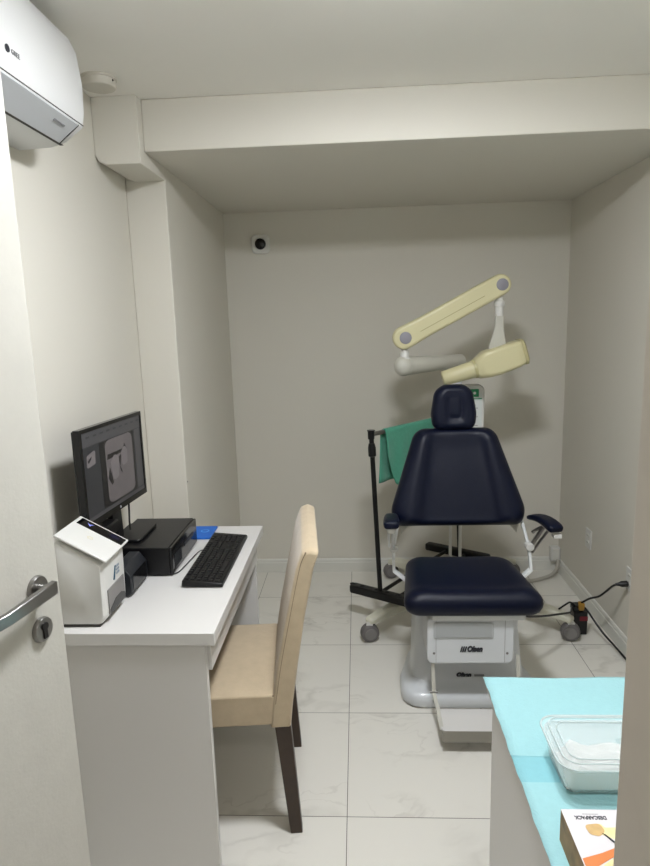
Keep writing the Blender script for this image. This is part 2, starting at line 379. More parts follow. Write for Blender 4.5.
# ---------------------------------------------------------------- smoke detector, wall sensor, ceiling light
sd_ = thing('smoke_detector', (-.925, 2.42, ZC), 'round off-white smoke detector on the ceiling beside the air conditioner', 'smoke detector')
obj('base', B().turned((-.925, 2.42, ZC), (0, 0, -1), [(0, .064), (.008, .064), (.0085, 0)]), mat('aged_plastic', (196, 191, 180), .5), sd_)
obj('head', B().turned((-.925, 2.42, ZC - .008), (0, 0, -1), [(0, .060), (.024, .060), (.027, .057), (.0265, .05), (.0267, 0)]), mat('aged_plastic', (196, 191, 180), .5), sd_, smooth=50)
lab(obj('indicator', B().ball((-.868, 2.405, ZC - .016), .004), M['lens'], sd_), 'small black dot')
wc = thing('mounted_camera', (-.612, YB, 2.20), 'small white square camera with round black lens on the back wall', 'camera')
obj('housing', B().prism([(x, YB, z) for x, z in rrect(-.672, -.552, 2.198, 2.318, .032)], (0, -.028, 0)), M['whitepl'], wc, bevel=.008, seg=3)
obj('lens', B().turned((-.612, YB - .026, 2.258), (0, -1, 0), [(0, .036), (.014, .034), (.018, .028), (.0182, 0)]), [M['lens']], wc)
LX, LY = .14, 1.50
cl = thing('ceiling_light', (LX, LY, ZC), 'round glowing white ceiling light in front of the boxed ceiling beam', 'ceiling light')
obj('base', B().turned((LX, LY, ZC), (0, 0, -1), [(0, .16), (.012, .16), (.013, 0)]), M['whitepl'], cl)
M['lampglow'].node_tree.nodes['Principled BSDF'].inputs['Emission Color'].default_value = (.925, .955, 1, 1)
LAMP = M['lampglow'].node_tree.nodes['Principled BSDF'].inputs['Emission Strength']
LAMP.default_value = 203
obj('diffuser', B().turned((LX, LY, ZC - .012), (0, 0, -1), [(0, .15), (.016, .15), (.020, .143), (.022, .10), (.0225, 0)]), M['lampglow'], cl, smooth=60)

# ---------------------------------------------------------------- desk
dk = thing('desk', (-.75, 2.33, 0), 'white laminate desk standing against the left wall', 'desk')
DX0, DX1, DY0, DY1, DZ = XL + .004, -.4455, 1.696, 2.682, .85
obj('tabletop', B().box(DX0, DX1, DY0, DY1, DZ - .04, DZ), M['white'], dk, bevel=.0015)
obj('side_panel', B().box(DX0, -.478, DY0 + .010, DY0 + .035, 0, DZ - .04), M['white'], dk, bevel=.001)
obj('side_panel', B().box(DX0, -.478, DY1 - .055, DY1 - .03, 0, DZ - .04), M['white'], dk, bevel=.001)
obj('drawer_front', B().box(-.505, -.468, DY0 + .038, DY1 - .058, .708, .800), M['white'], dk, bevel=.001)
obj('back_panel', B().box(-.98, -.96, DY0 + .035, DY1 - .055, .35, DZ - .04), M['white'], dk, bevel=.001)

# ---------------------------------------------------------------- desktop computer lying flat
DZ = .79            # desk-top items are laid out for this height, then set on the desk by settle()
T = DZ + .001
SET = []
pc = thing('desktop_computer', (-.86, 2.49, T), 'black flat desktop computer case lying under the monitor', 'computer')
PX0, PX1, PY0, PY1, PH = XL + .03, -.737, 2.257, 2.63, .118
obj('case', B().box(PX0, PX1 - .012, PY0, PY1, T + .006, DZ + PH), M['black'], pc, bevel=.003)
obj('front_panel', B().box(PX1 - .012, PX1, PY0 + .002, PY1 - .002, T + .008, DZ + PH - .002), M['gblack'], pc, bevel=.003)
b = B()
for k in range(9): b.box(PX1 - .002, PX1 + .002, PY0 + .03 + k * .011, PY0 + .034 + k * .011, DZ + .025, DZ + .08)
obj('vent_ribs', b, M['device'], pc)
obj('optical_drive', B().box(PX1 - .001, PX1 + .002, PY0 + .17, PY0 + .31, DZ + .06, DZ + .078), M['device'], pc, bevel=.001)
for y in (PY0 + .03, PY1 - .03):
    for x in (PX0 + .03, PX1 - .04): obj('rubber_foot', B().cyl((x, y, T - .0008), (x, y, T + .007), .012), M['rubber'], pc)

# ---------------------------------------------------------------- monitor
mo = thing('monitor', (-.90, 2.38, DZ + .1), 'black widescreen monitor showing a grey dental x-ray', 'monitor')
A, C = V((-.962, 2.045)), V((-.935, 2.585)); md = (C - A).normalized(); mn = V((md.y, -md.x)); ML = (C - A).length
Zb, Zt = 1.054, 1.412
def mp(s, z, out=0): p = A + md * s + mn * out; return V((p.x, p.y, z - s * .018))
def mbox(b, s0, s1, z0, z1, o0, o1): return b.hexa([mp(s0, z0, o1), mp(s0, z0, o0), mp(s1, z0, o0), mp(s1, z0, o1), mp(s0, z1, o1), mp(s0, z1, o0), mp(s1, z1, o0), mp(s1, z1, o1)])
b = B(); bw = .014
mbox(b, 0, ML, Zt - bw, Zt, -.02, .002); mbox(b, 0, ML, Zb, Zb + .022, -.02, .002)
mbox(b, 0, bw + .003, Zb + .022, Zt - bw, -.02, .002); mbox(b, ML - bw, ML, Zb + .022, Zt - bw, -.02, .002)
obj('bezel', b, M['gblack'], mo)
obj('back_cover', mbox(mbox(B(), .004, ML - .004, Zb + .004, Zt - .004, -.03, -.018), .17, ML - .17, Zb + .06, Zt - .08, -.045, -.03), M['black'], mo, bevel=.004)
scn = obj('screen', mbox(B(), bw, ML - bw, Zb + .018, Zt - bw + .002, -.01, -.001), M['scr'], mo)
def sface(nm, poly, m, out): # poly in screen fractions
    s0, s1, z0, z1 = bw + .004, ML - bw - .001, Zb + .023, Zt - bw - .001
    if m in (M['xr'], M['xrd'], M['xrl']) and poly[0][0] > .25: poly = [(x * 1.075, y) for x, y in poly]
    q = [mp(s0 + (s1 - s0) * x, z0 + (z1 - z0) * y, out) for x, y in poly]
    return obj(nm, B().prism(q, V((mn.x, mn.y, 0)) * .0004), m, scn, smooth=0)
sface('toolbar', [(0, .84), (1, .84), (1, 1), (0, 1)], M['scr2'], -.0008)
sface('status_bar', [(0, 0), (1, 0), (1, .04), (0, .04)], M['scr2'], -.0008)
sface('image_area', [(.25, .05), (.85, .05), (.85, .83), (.25, .83)], M['scr3'], -.0007)
for k in range(9):
    q = [mp(.05 + .055 * k, 1.375, -.0002), mp(.075 + .055 * k, 1.375, -.0002), mp(.075 + .055 * k, 1.382, -.0002), mp(.05 + .055 * k, 1.382, -.0002)]
    obj('toolbar_icon', B().prism(q, V((mn.x, mn.y, 0)) * .0003), M['scr'], scn, smooth=0)
sface('radiograph', rpoly([(.31, .07), (.76, .07), (.76, .83), (.31, .83)], .075, 8), M['xr'], -.0002)
sface('tooth_gap', [(.33, .60), (.56, .62), (.58, .66), (.34, .66)], M['xrd'], .0003)
sface('tooth_gap', [(.325, .38), (.36, .50), (.40, .30), (.37, .28)], M['xrd'], .0003)
sface('tooth_gap', [(.51, .58), (.56, .60), (.525, .46), (.56, .36), (.53, .40)], M['xrd'], .0003)
sface('tooth_gap', [(.62, .72), (.66, .63), (.60, .66)], M['xrd'], .0003)
sface('tooth', rpoly([(.40, .32), (.49, .34), (.51, .58), (.45, .64), (.37, .56)], .04), M['xrl'], .0005)
sface('tooth', rpoly([(.56, .44), (.65, .46), (.66, .62), (.62, .70), (.55, .62)], .04), M['xrl'], .0005)
sface('thumbnail', rpoly([(.04, .60), (.17, .62), (.18, .78), (.05, .74)], .02), M['xrl'], -.0002)
sface('thumbnail_gap', [(.06, .68), (.12, .72), (.11, .69), (.07, .65)], M['xrd'], .0003)
sface('side_panel', [(.87, .06), (.985, .06), (.985, .83), (.87, .83)], M['scr2'], -.0008)
c = mp(ML / 2, Zb + .011, .0022)
obj('maker_badge', B().turned(c, (mn.x, mn.y, 0), [(0, .006), (.001, .006)]), M['gink'], mo)
nb = mp(ML / 2, 0, -.026); px_, py_ = nb.x, nb.y
obj('neck', B().hexa([(px_ - .012, py_ - .05, DZ + PH + .012), (px_ + .012, py_ - .05, DZ + PH + .012), (px_ + .012, py_ + .05, DZ + PH + .012), (px_ - .012, py_ + .05, DZ + PH + .012), (px_ - .012, py_ - .04, 1.2), (px_ + .008, py_ - .04, 1.2), (px_ + .008, py_ + .04, 1.2), (px_ - .012, py_ + .04, 1.2)]), M['black'], mo, bevel=.004)
obj('stand_foot', B().prism(xy(rrect(XL + .035, -.880, 2.315, 2.53, .02), DZ + PH + .001), (0, 0, .012)), M['black'], mo, bevel=.003)
tag(obj('monitor_cable', B().tube([(-.985, 2.45, 1.10), (-.975, 2.47, 1.05), (-.975, 2.47, 1.00), (-.97, 2.45, .95), (-.965, 2.44, .914)], .004), M['black']), 'black cable looping down behind the monitor to the computer', 'cable')

# ---------------------------------------------------------------- keyboard
kb = thing('keyboard', (-.595, 2.41, T), 'long black keyboard lying on the white desk', 'keyboard')
KX0, KX1, KY0, KY1 = -.676, -.518, 2.148, 2.69
def kz(x): return DZ + .017 + (KX1 - x) / (KX1 - KX0) * .013
obj('housing', B().hexa([(KX0, KY0, T + .004), (KX1, KY0, T + .001), (KX1, KY1, T + .001), (KX0, KY1, T + .004), (KX0 + .003, KY0 + .003, kz(KX0)), (KX1 - .004, KY0 + .003, kz(KX1)), (KX1 - .004, KY1 - .003, kz(KX1)), (KX0 + .003, KY1 - .003, kz(KX0))]), M['black'], kb, bevel=.004)
b = B()
pitch = .0212
for r in range(6):
    x = KX0 + .017 + r * .0232
    cols = list(range(15)) + [15.35, 16.35, 17.35] + ([18.7, 19.7, 20.7, 21.7] if True else [])
    for c_ in cols:
        if r == 5 and c_ in (4, 5, 6, 7, 8): continue
        if r == 0 and c_ in (1, 18.7, 21.7): continue
        y = KY1 - .022 - (21.9 - c_) * pitch if False else KY0 + .020 + c_ * .0222
        if r in (3,) and 15 < c_ < 18: continue
        if r == 4 and c_ in (15.35, 17.35): continue
        w = .0086
        z = kz(x) - .001
        b.hexa([(x - .0097, y - w, z), (x + .0097, y - w, z), (x + .0097, y + w, z), (x - .0097, y + w, z), (x - .007, y - .0065, z + .006), (x + .007, y - .0065, z + .006), (x + .007, y + .0065, z + .006), (x - .007, y + .0065, z + .006)])
x = KX0 + .017 + 5 * .0232; z = kz(x) - .001; ya, yb = KY0 + .020 + 4 * .0222 - .0086, KY0 + .020 + 8 * .0222 + .0086
b.hexa([(x - .0097, ya, z), (x + .0097, ya, z), (x + .0097, yb, z), (x - .0097, yb, z), (x - .007, ya + .002, z + .006), (x + .007, ya + .002, z + .006), (x + .007, yb - .002, z + .006), (x - .007, yb - .002, z + .006)])
obj('keys', b, M['key'], kb, smooth=0)
tag(obj('keyboard_cable', B().tube([(-.672, 2.50, DZ + .018), (-.695, 2.49, DZ + .012), (-.712, 2.42, DZ + .004), (-.72, 2.34, DZ + .004), (-.735, 2.28, DZ + .004), (-.80, 2.262, DZ + .004), (-.86, 2.27, DZ + .004)], .0022), M['black']), 'thin black cable curling from the keyboard around the computer', 'cable')

# ---------------------------------------------------------------- blue booklet
bk = thing('booklet', (-.70, 2.73, T), 'bright blue booklet lying between keyboard and computer', 'booklet')
obj('cover', B().prism(xy(rrect(-.83, -.690, 2.672, 2.835, .006), T), (0, 0, .008)), M['blue'], bk, bevel=.001)
b = B().turned((-.735, 2.765, T + .008), (0, 0, 1), [(0, .020), (.0004, .020)], n=24)
em = obj('round_emblem', b, M['bluel'], bk)
obj('emblem_centre', B().turned((-.735, 2.765, T + .0083), (0, 0, 1), [(0, .014), (.0004, .014)], n=24), M['blue'], em)

# ---------------------------------------------------------------- plate scanner (white) on desk
sn = thing('x_ray_scanner', (-.92, 1.94, T), 'white dental plate scanner with sloping black display strip', 'scanner')
SY0, SY1 = 1.848, 2.035
side = [(XL + .045, T + .004), (-.858, T + .004), (-.842, T + .03), (-.838, 1.005), (XL + .045, 1.10)]
b = B(); n = 8
prof = rpoly([(x, z) for x, z in side], [.01, .02, .03, .012, .012], 5)
rings = []
for y, k in ((SY0, .93), (SY0 + .006, .975), (SY0 + .018, 1), (SY1 - .006, 1), (SY1, .985)):
    rings.append([(-.93 + (x + .93) * k, y, .94 + (z - .94) * k) for x, z in prof])
obj('housing', b.loft(rings), M['whitepl'], sn, smooth=50)
# sloping top plate
sl = V((1, 0, -.56)).normalized(); sn3 = V((.56, 0, 1)).normalized()
def tp(u, y, h=0): return V((-.985, y, 1.105)) + sl * u + sn3 * h
TU = .188
b = B().hexa([tp(0, SY0 - .004), tp(TU, SY0 - .004), tp(TU, SY1 + .008), tp(0, SY1 + .008), tp(0, SY0 - .004, .008), tp(TU, SY0 - .004, .008), tp(TU, SY1 + .008, .008), tp(0, SY1 + .008, .008)])
lid = obj('top_cover', b, M['whitepl'], sn, bevel=.003)
obj('display_strip', B().hexa([tp(.012, SY1 - .052, .0078), tp(TU - .006, SY1 - .052, .0078), tp(TU - .006, SY1 - .001, .0078), tp(.012, SY1 - .001, .0078), tp(.012, SY1 - .052, .0086), tp(TU - .006, SY1 - .052, .0086), tp(TU - .006, SY1 - .001, .0086), tp(.012, SY1 - .001, .0086)]), M['gblack'], lid)
b = B().prism([tp(.05 + x, SY1 - .022 + y, .0087) for x, y in [(-.012, .006), (0, -.002), (.012, .010), (.004, -.004), (.006, -.012), (-.001, -.006)]], sn3 * .0004)
obj('display_icon', b, M['led'], lid)
b = B().prism([tp(.145 + x, SY1 - .022 + y, .0087) for x, y in rrect(-.018, .018, -.012, .012, .004)], sn3 * .0004)
pl_ = obj('touch_key', b, M['navyd'], lid)
b = B().prism([tp(.135 + x, SY1 - .022 + y, .0092) for x, y in rrect(-.002, .004, -.003, .003, .001)], sn3 * .0003).prism([tp(.150 + x, SY1 - .022 + y, .0092) for x, y in rrect(-.004, .002, -.003, .003, .001)], sn3 * .0003)
b = B()
for q in range(6):
    t = q * PI / 3
    b.prism([tp(.088 + .008 * math.cos(t) + x, SY0 + .085 + .008 * math.sin(t) + y, .0079) for x, y in rrect(-.003, .003, -.003, .003, .001)], sn3 * .0004)
obj('printed_symbol', b, mat('pale_print', (206, 200, 176), .4), lid)
b = B().prism([(-.8405, 1.880, .818), (-.8405, 2.018, .818), (-.8405, 2.018, .905), (-.8405, 1.880, .905)], (.0035, 0, 0))
slot = obj('slot_recess', b, M['hub'], sn)
obj('slot_tray', B().prism([(-.837, 1.884, .821), (-.837, 2.014, .821), (-.837, 2.014, .842), (-.837, 1.985, .855), (-.837, 1.935, .855), (-.837, 1.884, .836)], (.0012, 0, 0)), M['gblack'], slot)
b = B().prism([(-.8395, 1.935, .918), (-.8395, 1.943, .918), (-.8395, 1.958, .962), (-.8395, 1.952, .962)], (.003, 0, 0))
obj('brand_wedge', b, mat('petrol_print', (38, 74, 96), .4), sn)
b = B()
for k in range(3):
    for q in range(3): b.box(-.8395, -.8367, 1.963 + q * .009, 1.968 + q * .009, .928 + k * .012, .935 + k * .012)
obj('brand_marks', b, mat('grey_blue_print', (150, 160, 172), .4), sn)
obj('base_gap', B().box(XL + .05, -.862, SY0 + .004, SY1 - .004, T, T + .006), M['seam'], sn)

# black card reader beside the scanner
dv = thing('card_reader', (-.875, 2.15, T), 'small charcoal device between the white scanner and the computer', 'device')
prof = [(-.90, T), (-.852, T), (-.832, T + .012), (-.832, T + .078), (-.858, T + .112), (-.90, T + .112)]
obj('body', B().prism([(x, 2.07, z) for x, z in prof], (0, .17, 0)), M['device'], dv, bevel=.004, seg=3)
obj('front_window', B().prism([(-.8325, 2.085, T + .018), (-.8325, 2.225, T + .018), (-.8325, 2.225, T + .08), (-.8325, 2.085, T + .08)], (.002, 0, 0)), M['gblack'], dv)
# black box behind the scanner
dv2 = thing('power_backup', (-.995, 2.15, T), 'tall black box standing behind the white scanner against the wall', 'device')
obj('case', B().box(XL + .008, -.93, 2.09, 2.245, T, 1.035), M['black'], dv2, bevel=.006)
obj('front_grille', B().box(-.931, -.928, 2.11, 2.225, T + .05, T + .2), M['gblack'], dv2)

def settle(names):                    # final size (6 % smaller) and standing place of the desk-top items
    for o in [q for q in COL.objects if q.parent is None and q.name in names]:
        x, y, z = o.location; o.location = (x * .938, y * .938, .8505 + (z - .79) * .938); o.scale = (.938,) * 3
settle(['desktop_computer', 'monitor', 'monitor_cable', 'keyboard', 'keyboard_cable', 'booklet', 'x_ray_scanner', 'card_reader', 'power_backup'])

# ---------------------------------------------------------------- upholstered chair (built about its own origin, then turned)
ch = thing('dining_chair', (0, 0, 0), 'beige upholstered chair with dark wooden legs pulled up to the desk', 'chair')
W = .252
st = [(-.50, .430), (-.035, .430), (-.035, .526), (-.05, .543), (-.46, .545), (-.495, .530)]
b = B(); rings = []
for y, k, q in ((-W, .965, 0), (-W + .012, .992, 0), (-W + .04, 1, .004), (0, 1, .008), (W - .04, 1, .004), (W - .012, .992, 0), (W, .965, 0)):
    rings.append([(-.27 + (x + .27) * k, y, .48 + (z - .48) * k + (q if z > .53 else 0)) for x, z in st])
obj('seat', b.loft(rings), M['fabric'], ch, bevel=.006, seg=3, smooth=50)
b = B()
for s in (-1, 1):
    b.tube([(-.488, s * (W - .008), .528), (-.40, s * (W - .004), .536), (-.05, s * (W - .004), .536)], .0028, n=6)
b.tube([(-.49, -W + .01, .530), (-.49, W - .01, .530)], .0028, n=6)
obj('seat_piping', b, M['piping'], ch)
# backrest profile sampled upward
rear = [(.004, .422), (.014, .51), (.036, .65), (.063, .81), (.098, .978), (.117, 1.034)]
front = [(-.068, .422), (-.058, .51), (-.034, .65), (.000, .81), (.038, .978), (.061, 1.036)]
b = B(); rings = []
for y, k in ((-W - .004, .86), (-W + .006, .97), (-W + .03, 1), (0, 1), (W - .03, 1), (W - .006, .97), (W + .004, .86)):
    r = []
    for (x0, z0), (x1, z1) in zip(rear, front):
        c_ = (x0 + x1) / 2; r.append((c_ + (x0 - c_) * k, y, z0 - (.006 * (1 - k) * 8 if z0 > .99 else 0)))
    r += [((rear[-1][0] + front[-1][0]) / 2, y, 1.047 - (1 - k) * .07)]
    for (x0, z0), (x1, z1) in zip(rear[::-1], front[::-1]):
        c_ = (x0 + x1) / 2; r.append((c_ + (x1 - c_) * k, y, z1 - (.006 * (1 - k) * 8 if z1 > .99 else 0)))
    rings.append(r)
obj('backrest', b.loft(rings), M['fabric'], ch, bevel=.006, seg=3, smooth=50)
for s in (-1, 1):
    b = B(); b.tube([(x + .013, s * (W + .002), z) for x, z in front[1:]], .0025, n=6)
    b.tube([(x - .006, s * (W + .001), z + .001) for x, z in ((.064, .998), (.088, 1.003), (.106, .996))], .0025, n=6)
    obj('backrest_piping', b, M['piping'], ch)
def leg(x0, x1, y0, top, bot, tw, bw_):
    return B().hexa([(x1 - bw_ / 2, y0 - bw_ / 2, bot), (x1 + bw_ / 2, y0 - bw_ / 2, bot), (x1 + bw_ / 2, y0 + bw_ / 2, bot), (x1 - bw_ / 2, y0 + bw_ / 2, bot),
                     (x0 - tw / 2, y0 - tw / 2, top), (x0 + tw / 2, y0 - tw / 2, top), (x0 + tw / 2, y0 + tw / 2, top), (x0 - tw / 2, y0 + tw / 2, top)])
for s in (-1, 1):
    obj('leg', leg(-.026, .006, s * (W - .03), .436, 0, .054, .042), M['wood'], ch, bevel=.003)
    obj('leg', leg(-.455, -.455, s * (W - .03), .436, 0, .05, .04), M['wood'], ch, bevel=.003)
ch.location = (-.275, 2.113, .0); ch.rotation_euler = (0, 0, math.radians(5.5))

# ---------------------------------------------------------------- x-ray unit on castors
xr = thing('dental_x_ray_unit', (.6, 3.7, 0), 'cream dental x-ray machine with long jointed arm on wheeled stand', 'x-ray machine')
YX = 3.4
def capsule(a, c, ra, rc, w, y, n=14):    # arm outline in the x-z plane, width w in y
    a, c = V(a), V(c); d = (c - a).normalized(); p = V((-d.y, d.x)); out = []
    t0 = math.atan2(p.y, p.x)
    for k in range(n + 1): q = t0 + PI * k / n; out.append((a.x + ra * math.cos(q), a.y + ra * math.sin(q)))
    out.append(tuple(a + d * ra * 1.9 - p * w)); out.append(tuple(c - d * rc * 1.9 - p * w))
    for k in range(n + 1): q = t0 - PI + PI * k / n; out.append((c.x + rc * math.cos(q), c.y + rc * math.sin(q)))
    out.append(tuple(c - d * rc * 1.9 + p * w)); out.append(tuple(a + d * ra * 1.9 + p * w))
    return out
a0, a1 = (.252, 1.655), (.755, 1.916)
arm_o = capsule(a0, a1, .062, .055, .056, YX)
arm = obj('upper_arm', B().prism([(x, YX - .045, z) for x, z in arm_o], (0, .09, 0)), M['cream'], xr, bevel=.016, seg=4, smooth=50)
d_ = (V(a1) - V(a0)).normalized(); p_ = V((-d_.y, d_.x))
q0, q1 = V(a0) + d_ * .09 - p_ * .012, V(a1) - d_ * .10 - p_ * .012
obj('arm_seam', B().prism([(q0.x, YX - .0455, q0.y), (q1.x, YX - .0455, q1.y), (q1.x, YX - .0455, q1.y + .003), (q0.x, YX - .0455, q0.y + .003)], (0, .002, 0)), mat('cream_seam', (150, 142, 104), .6), arm)
for c_, r in ((a0, .032), (a1, .031)):
    lab(obj('pivot_cap', B().turned((c_[0] + .006, YX - .043, c_[1]), (0, -1, 0), [(0, r), (.006, r), (.008, r - .004), (.0082, 0)]), M['gdisc'], arm), 'lilac grey round cap')
obj('elbow_post', B().turned((.256, YX, 1.50), (0, 0, 1), [(0, .032), (.045, .032), (.05, .024), (.075, .024), (.08, .02), (.13, .02)]), M['whitepl'], xr)
obj('lower_arm', B().tube([(.248, YX, 1.502), (.40, 3.52, 1.502), (.605, 3.70, 1.502)], [.050, .047, .043, .040], n=24).ball((.25, YX, 1.502), .054), M['ggrey'], xr, smooth=60)
COLX, COLY = .585, 3.72
obj('column', B().turned((COLX, COLY, .82), (0, 0, 1), [(0, .05), (.03, .05), (.035, .033), (.57, .033), (.58, .045), (.67, .045)]), M['offwhite'], xr)
for s in (-1, 1): obj('column_rod', B().cyl((COLX + s * .03, COLY, .14), (COLX + s * .03, COLY, .83), .0095), M['whitepl'], xr)
# head yoke
obj('head_post', B().turned((.757, YX, 1.755), (0, 0, 1), [(0, .022), (.05, .022), (.052, .027), (.075, .027), (.08, .022), (.12, .022), (.125, .018)]), M['whitepl'], xr)
b = B(); rings = []
for z, x0, x1, t in ((1.765, .738, .775, .016), (1.70, .734, .778, .014), (1.655, .722, .787, .012), (1.60, .706, .795, .012), (1.575, .705, .796, .012)):
    rings.append([(x0, YX - t, z), (x1, YX - t, z), (x1, YX + t, z), (x0, YX + t, z)])
obj('yoke', b.loft(rings), M['ggrey'], xr, bevel=.003)
# tube head: loft along tilted axis
hd0 = V((.460, YX, 1.428)); hd1 = V((.893, YX, 1.553)); ax = (hd1 - hd0).normalized(); av = V((-ax.z, 0, ax.x)); Lh = (hd1 - hd0).length
def hring(t, rv_up, rv_dn, ry, corner, n=8):
    pl = rrect(-ry, ry, -rv_dn, rv_up, corner, n)
    return [hd0 + ax * t + V((0, 1, 0)) * x + av * z for x, z in pl]
b = B().loft([hring(t, u, d, y, min(u, y) * c) for t, u, d, y, c in (
    (.185, .050, .050, .050, .8), (.192, .056, .058, .056, .7), (.225, .070, .062, .062, .55), (.245, .078, .064, .064, .4), (.30, .080, .066, .068, .35), (.40, .080, .058, .068, .35), (.435, .078, .050, .066, .35), (.447, .070, .044, .060, .4))])
hd = obj('tube_head', b, M['cream'], xr, smooth=50)
obj('front_cone', B().loft([hring(t, u, u, u, u * .98) for t, u in ((0, .036), (.006, .040), (.10, .044), (.187, .048))]), M['cream'], hd, smooth=60)
obj('cone_collar', B().loft([hring(t, u, u, u, u * .9) for t, u in ((.172, .051), (.190, .053))]), mat('cream_dark', (186, 178, 134), .4), hd)
obj('end_cap', B().loft([hring(t, u, d, y, .03) for t, u, d, y in ((.437, .082, .054, .070), (.452, .082, .054, .070), (.458, .072, .046, .062))]), mat('cream_cap', (176, 168, 128), .45), hd, bevel=.003)
# control box
b = B().prism([(x, 3.60, z) for x, z in rrect(.50, .728, 1.03, 1.368, .035, 8)], (0, .075, 0))
cb = obj('control_box', b, M['whitepl'], xr, bevel=.008, seg=3)
obj('instruction_panel', B().prism([(x, 3.599, z) for x, z in rrect(.52, .713, 1.06, 1.325, .012)], (0, -.002, 0)), M['paper'], cb)
lab(obj('green_sign', B().prism([(x, 3.597, z) for x, z in rrect(.645, .694, 1.300, 1.345, .003)], (0, -.003, 0)), M['greenl'], cb), 'green square label with white dot')
obj('sign_dot', B().turned((.670, 3.594, 1.322), (0, -1, 0), [(0, .008), (.001, .008)]), M['boxw'], cb)
b = B()
for k in range(9): b.box(.60, .69 - (k % 3) * .012, 3.5965, 3.599, 1.13 + k * .017, 1.134 + k * .017)
obj('printed_lines', b, M['gink'], cb)
obj('blue_mark', B().box(.655, .700, 3.5955, 3.599, 1.07, 1.105), mat('sky_print', (110, 180, 200), .5), cb)
obj('header_line', B().box(.62, .712, 3.5955, 3.599, 1.286, 1.292), M['greenl'], cb)
# hub, legs, castors
obj('base_hub', B().prism(xy(rrect(.47, .71, 3.60, 3.84, .06, 8), .085), (0, 0, .07)), M['offwhite'], xr, bevel=.01, seg=3)
feet = [(.037, 3.19, 0), (1.128, 3.195, 0), (.20, 4.045, 0), (1.02, 4.03, 0)]
for fx, fy, _ in feet:
    d = (V((fx, fy)) - V((.59, 3.72))).normalized(); s0 = V((.59, 3.72)) + d * .08; s1 = V((fx, fy)); p = V((-d.y, d.x)) * .036
    def sec(c, z0, z1, k): return [(c.x - p.x * k, c.y - p.y * k, z0), (c.x + p.x * k, c.y + p.y * k, z0), (c.x + p.x * k, c.y + p.y * k, z1), (c.x - p.x * k, c.y - p.y * k, z1)]
    lg = obj('leg', B().loft([sec(s0, .09, .165, 1.1), sec(s0.lerp(s1, .5), .10, .165, 1), sec(s0.lerp(s1, .9), .105, .15, .9), sec(s1 - d * -.01, .106, .135, .75)]), M['cream2'], xr, bevel=.012, seg=3, smooth=50)
    wd = V((.96, -.28, 0)).normalized() if fx < .6 else V((.94, .34, 0)).normalized()
    wd = V((.25, -.97, 0)).normalized() if fx < .6 else V((-.25, -.97, 0)).normalized()
    c = V((fx, fy, .052)); 
    cs = obj('caster', B().turned(c - wd * .026, wd, [(0, .040), (.004, .048), (.012, .051), (.040, .051), (.048, .048), (.052, .040)]), M['rubber'], lg, smooth=50)
    obj('wheel_hub', B().turned(c + wd * .024, wd, [(0, .034), (.005, .032), (.006, 0)]), M['hub'], cs)
    obj('swivel_post', B().cyl((fx, fy, .09), (fx, fy, .118), .014).box(fx - .018, fx + .018, fy - .018, fy + .018, .100, .108), M['whitepl'], cs)

# ---------------------------------------------------------------- clothes rack and towel
rk = thing('clothes_rack', (.13, 3.38, .2), 'black garment rack standing behind the blue dental chair', 'clothes rack')
ZR = .205
def flatbar(p, q, w, h, z):
    p, q = V(p), V(q); d = (q - p).normalized(); s = V((-d.y, d.x)) * w / 2; rings = []
    for c in (p, p.lerp(q, .02), p.lerp(q, .98), q):
        k = .7 if c in (p, q) else 1
        rings.append([(c.x - s.x * k, c.y - s.y * k, z - h / 2 * k), (c.x + s.x * k, c.y + s.y * k, z - h / 2 * k), (c.x + s.x * k, c.y + s.y * k, z + h / 2 * k), (c.x - s.x * k, c.y - s.y * k, z + h / 2 * k)])
    return B().loft(rings)
fb0, fb1 = (-.065, 3.445), (.345, 3.19)
rb0, rb1 = (.45, 4.115), (.83, 3.865)
f1 = obj('foot_bar', flatbar(fb0, fb1, .055, .048, ZR), M['blackm'], rk, bevel=.006)
for k in (.02, .16, .36, .5, .64, .9):
    c = V(fb0).lerp(V(fb1), k); obj('bolt_cap', B().ball((c.x, c.y, ZR + .024), .012, 1.3, 1, .6, n=12), M['black'], f1)
f2 = obj('foot_bar', flatbar(rb0, rb1, .055, .048, ZR), M['blackm'], rk, bevel=.006)
P0, P1 = V((.103, 3.345, ZR + .01)), V((.066, 3.36, 1.14))
P2, P3 = V((.655, 3.985, ZR + .01)), V((.625, 3.985, 1.14))
po = obj('post', B().tube([P0, P1 + V((0, 0, .012))], .0135, smooth=False, n=14), M['blackm'], rk)
obj('post_clamp', B().turned(P0.lerp(P1, .86), (P1 - P0), [(0, .015), (.005, .022), (.05, .022), (.075, .017)]), M['black'], po)
obj('post_cap', B().turned(P1 + V((0, 0, -.03)), (0, 0, 1), [(0, .018), (.042, .019), (.045, .022), (.05, .022), (.052, 0)]), M['black'], po)
obj('post', B().tube([P2, P3 + V((0, 0, .012))], .0135, smooth=False, n=14), M['blackm'], rk)
lab(obj('hanging_rail', B().tube([P1 + V((0, 0, -.005)), P3 + V((0, 0, -.005))], .0125, smooth=False, n=14), M['steel'], rk), 'steel hanging rail')
for k, j in ((.38, .35), (.62, .65)):
    a_ = V(fb0).lerp(V(fb1), k); c_ = V(rb0).lerp(V(rb1), j)
    obj('cross_bar', B().tube([(a_.x, a_.y, ZR), (c_.x, c_.y, ZR)], .011, smooth=False, n=12), M['blackm'], rk)

